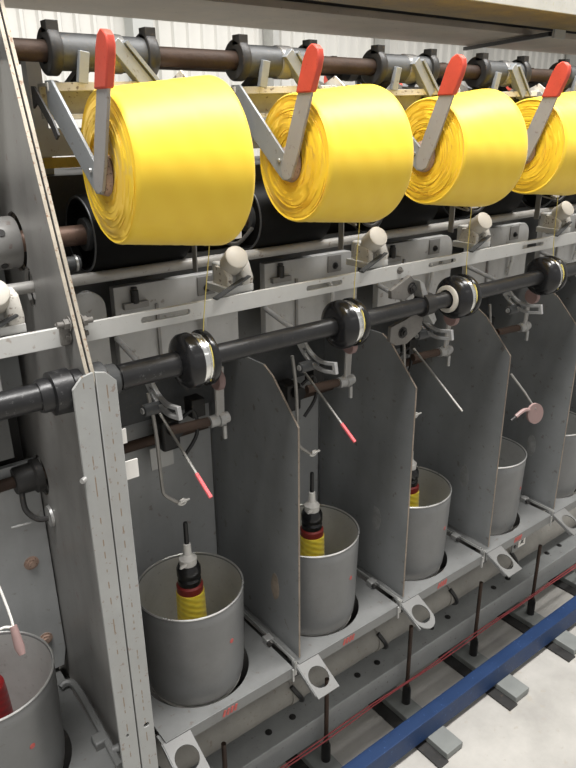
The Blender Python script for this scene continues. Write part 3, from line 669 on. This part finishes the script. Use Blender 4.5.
yg = thing('yarn_guide', (.575, 1.06, -.26), '', 'guide')
MB().box(.622, .6245, 1.085, 1.10, -.262, -.14).build('guide_blade', 'plate', yg)
MB().box(.698, .732, 1.098, 1.102, -.212, -.190).build('white_pad', 'white', yg)
MB().tube([(.690, 1.10, -.185), (.692, 1.095, -.212), (.715, 1.085, -.218), (.745, 1.08, -.192)], .004, 8, 4).build('hook_arm', 'dark', yg)
MB().tube([(.6245, 1.093, -.16), (.66, 1.098, -.19), (.70, 1.10, -.20)], .0035, 8, 3).build('hook_stem', 'dark', yg)
MB().tube([(.623, 1.085, -.20), (.618, 1.045, -.205), (.610, 1.035, -.20), (.606, 1.045, -.196)], .0022, 6, 4).build('wire_eye', 'wire', yg)
row(yg, 'slim grey yarn guide blade under the yellow package', range(0, 4), 'yarn guide blades')
yt = MB().tube([(.622, 1.035, -.185), (.618, 1.032, -.215), (.578, .999, -.3490), (.573, .968, -.364), (.571, .957, -.396), (.571, .970, -.429)], .0009, 6, 4)
y0 = tag(yt.build('yarn_thread', 'thread', origin=(.57, 1.0, -.35)), '', 'thread')
row(y0, 'thin yellow thread hanging from the package to the black disc', range(0, 4), 'yellow threads')

def arcband(cl, hw):
    L, R = [], []
    for k, p in enumerate(cl):
        a, b = cl[max(0, k-1)], cl[min(len(cl)-1, k+1)]
        dx, dz = b[0]-a[0], b[1]-a[1]; n = math.hypot(dx, dz)
        L.append((p[0] - dz/n*hw, p[1] + dx/n*hw)); R.append((p[0] + dz/n*hw, p[1] - dx/n*hw))
    return L + R[::-1]
sc = thing('sector_lever', (.53, 1.08, -.5), '', 'lever')
kp = [(1.098, -.418), (1.078, -.447), (1.050, -.469), (1.013, -.479), (.966, -.472)]
cl = []
for k in range(4):
    p0, p1, p2, p3 = kp[max(0, k-1)], kp[k], kp[k+1], kp[min(4, k+2)]
    for j in range(4):
        t = j / 4; cl.append(tuple(.5*((2*p1[q]) + (p2[q]-p0[q])*t + (2*p0[q]-5*p1[q]+4*p2[q]-p3[q])*t*t + (-p0[q]+3*p1[q]-3*p2[q]+p3[q])*t**3) for q in (0, 1)))
cl.append(kp[-1])
MB().plate(arcband(cl, .0125), [arcband(cl[6:16], .0055)], YZ(.504), .008).build('slotted_arc', 'sector', sc, bevel=.001)
MB().lathe((.474, 1.048, -.487), (1, 0, .0), [(0, 0), (0, .010), (.002, .0115), (.044, .0115), (.046, .009), (.046, 0)], 24).build('pivot_knob', 'sleeve', sc)
MB().lathe((.4735, 1.048, -.487), (-1, 0, 0), [(0, 0), (0, .006), (.003, .006), (.003, .003), (.001, 0)], 14).build('knob_screw', 'steel', sc)
MB().cyl((.504, 1.095, -.425), (.510, 1.22, -.40), .006).build('arc_stem', 'sector', sc)
row(sc, 'cast grey slotted sector lever with a black knob', range(0, 5), 'slotted sector levers')
hk = thing('thread_hook', (.55, 1.13, -.75), '', 'hook')
MB().tube([(.533, 1.15, -.50), (.540, 1.145, -.58), (.541, 1.14, -.70), (.545, 1.137, -.728), (.570, 1.131, -.752)], .0042, 8, 4).build('hook_wire', 'wire', hk)
MB().tube([(.570 + .0*k, 1.131, -.752) if k == 0 else (.5785 + .0085*cos(pi + k*.55), 1.131 - .002*k/3, -.7525 + .0075*sin(pi + k*.55)) for k in range(12)] + [(.592, 1.12, -.746)], .0026, 8).build('pigtail_eye', 'white', hk)['label'] = 'white ceramic pigtail eye'
row(hk, 'hanging wire hook with a white pigtail eye above the pot', range(0, 4), 'wire hooks with white eyes')

def stop_rod(name, p0, p1, label, red=0., rr=.0030):
    p0, p1 = Vector(p0), Vector(p1)
    t = thing(name, p0, label, 'rod', 'thin stop rods')
    MB().tube([p0, p0.lerp(p1, 1 - red)], rr, 8).build('wire', 'wire', t)
    if red: MB().tube([p0.lerp(p1, 1 - red), p1], rr * 1.35, 8).build('red_sleeve', 'redtip', t)
    return t
stop_rod('stop_rod', (.531, 1.113, -.519), (.547, .951, -.648), 'thin slanting rod with a red tip over the nearest pot', .26)
stop_rod('stop_rod', (.891, 1.113, -.519), (.907, .951, -.645), 'thin slanting rod with a red tip over the second pot', .24)
stop_rod('stop_rod', (1.258, 1.113, -.549), (1.266, .951, -.672), 'thin slanting bare rod in front of the second partition')
tr = thing('flag_rod', (1.55, 1.0, -.65), 'thin rod with a pinkish round flag in front of the third partition', 'rod')
MB().tube([(1.529, 1.0, -.650), (1.563, .972, -.705), (1.587, .95, -.752)], .003, 8).build('wire', 'wire', tr)
MB().plate([(1.594 + .036*cos(t), -.768 + .033*sin(t)) for t in [2*pi*k/28 for k in range(28)] if True], [], lambda a, b, dd: (a + (b + .772)*-.4, .952 + dd, b), .006).build('round_flag', 'pink', tr)
MB().tube([(1.505, .955, -.755), (1.535, .953, -.744), (1.560, .952, -.748)], .0055, 8, 3).build('pink_sleeve', 'pink', tr)
MB().tube([(1.488, .957, -.762), (1.505, .955, -.755)], .003, 8).build('wire_end', 'dark', tr)
lr = thing('stop_rod', (.18, 1.0, -.68), 'thin wire with a pale pink sleeve hanging over the pot left of the tall post', 'rod')
LX = 0
MB().tube([(.166, 1.03, -.60), (.172, 1.02, -.66), (.179, .985, -.735), (.1795, .972, -.762)], .0021, 8, 3).build('wire', 'white', lr)
MB().tube([(.1795, .973, -.760), (.180, .958, -.792), (.1805, .95, -.803)], [.006, .0085, .0055], 10).build('pink_sleeve', 'pink', lr)
MB().tube([(.155, .985, -.765), (.168, .978, -.76), (.1795, .972, -.762)], .0021, 8).build('side_wire', 'white', lr)

ba = thing('yarn_brake', (.712, 1.13, -.6), '', 'brake')
MB().lathe((.668, 1.10, -.487), (1, 0, 0), [(0, 0), (0, .020), (.003, .0225), (.012, .0225), (.015, .019), (.015, 0)], 28).build('pink_roller', 'pink', ba)
MB().bar((.688, 1.115, -.47), (.692, 1.125, -.60), (1, .3, 0), .026, .006, .022).build('arm_blade', 'tube', ba, bevel=.001)
MB().lathe((.665, 1.125, -.588), (1, 0, 0), [(0, 0), (0, .013), (.02, .013), (.022, .016), (.034, .016), (.036, .012), (.046, .012), (.046, 0)], 20).build('arm_clamp', 'steel', ba)
MB().cyl((.58, 1.14, -.588), (.668, 1.128, -.588), .010, seg=14).build('arm_rod', 'rust', ba)
MB().cyl((.696, 1.115, -.60), (.696, 1.115, -.63), .005, seg=10).build('arm_screw', 'steel', ba)
ba.location.x -= .012
row(ba, 'pale brake arm with a pink roller behind the black disc', range(0, 4), 'brake arms with pink rollers')

# ------------------------------------------------------------------ conveyor overhead
cv = thing('overhead_conveyor', (1, 1.4, .25), 'long overhead conveyor tray with white front beam above the packages', 'conveyor')
MB().box(-2, 6, 1.137, 1.142, .25, .42).build('front_beam', 'white_paint', cv, bevel=.001)
MB().box(-2, 6, 1.142, 1.347, .25, .256).build('beam_underside', 'dirty', cv)
MB().box(-2, 6, 1.34, 1.347, .256, .40).build('beam_back', 'dark', cv)
MB().box(-2, 6, 1.347, 1.50, .36, .37).build('recess_cover', 'black', cv)
MB().box(-2, 6, 1.481, 1.831, .25, .268).build('tray_board', 'board', cv, bevel=.001)
MB().box(-2, 6, 1.481, 1.49, .268, .37).build('tray_side', 'dark', cv)
MB().bar((2.09, 1.37, .240), (2.25, 1.83, .240), (1, 0, 0), .014, .012).build('cross_bar', 'dark', cv, bevel=.001)
MB().bar((2.115, 1.37, .243), (2.20, 1.60, .243), (1, 0, 0), .02, .012).build('cross_bar', 'white_paint', cv, bevel=.001)
MB().box(2.07, 2.13, 1.342, 1.35, .225, .32).build('hanger_plate', 'white_paint', cv, bevel=.001)
MB().hexbolt((2.03, 1.137, .285), (0, -1, 0), .01, .006, .004).build('bolt', 'dark', cv)

# ------------------------------------------------------------------ light
def area(name, loc, rot, sx, sy, W, col=(1, .98, .955)):
    l = bpy.data.lights.new(name, 'AREA'); l.shape = 'RECTANGLE'; l.size = sx; l.size_y = sy; l.energy = W; l.color = col
    o = bpy.data.objects.new(name, l); C.objects.link(o); o.location = Vector(loc) + Vector((0, 0, H)); o.rotation_euler = rot
    return o
area('ceiling_lamp', (1.2, .45, 2.4), (radians(4), 0, 0), 5.0, .5, 265)
area('ceiling_lamp', (2.0, 3.9, 2.1), (radians(14), 0, 0), 9.0, .6, 210)
area('ceiling_lamp', (1.0, -2.6, 2.0), (radians(-20), 0, 0), 5.0, .8, 28)
wd = bpy.data.worlds.new('hall'); bpy.context.scene.world = wd; wd.use_nodes = True
bg = wd.node_tree.nodes['Background']; bg.inputs[0].default_value = (1, .98, .95, 1); bg.inputs[1].default_value = .40

# ------------------------------------------------------------------ camera
f_px, VX, VZ = None, Vector((1236 - 288, 110 - 384)), Vector((305 - 288, 2120 - 384))
f_px = math.sqrt(-(VX.x * VZ.x + VX.y * VZ.y))
dX = Vector((VX.x, VX.y, f_px)).normalized(); dD = Vector((VZ.x, VZ.y, f_px)).normalized(); dY = dX.cross(dD).normalized(); dU = -dD
# rows: world axes in image axes (right, down, forward)
right = Vector((dX.x, dY.x, dU.x)); down = Vector((dX.y, dY.y, dU.y)); fwd = Vector((dX.z, dY.z, dU.z))
cam = bpy.data.cameras.new('camera'); co = bpy.data.objects.new('camera', cam); C.objects.link(co)
R3 = Matrix((right, -down, -fwd)).transposed()
co.matrix_world = Matrix.Translation((0, 0, H)) @ R3.to_4x4()
cam.sensor_fit = 'HORIZONTAL'; cam.sensor_width = 36; cam.lens = f_px / 576 * 36
cam.clip_start = .05
S = bpy.context.scene; S.camera = co
S.view_settings.view_transform = 'Standard'; S.view_settings.look = 'None'; S.view_settings.gamma = 1; S.view_settings.use_curve_mapping = False
S.view_settings.exposure = .3
for o in bpy.data.objects:
    if '_o' in o: del o['_o']
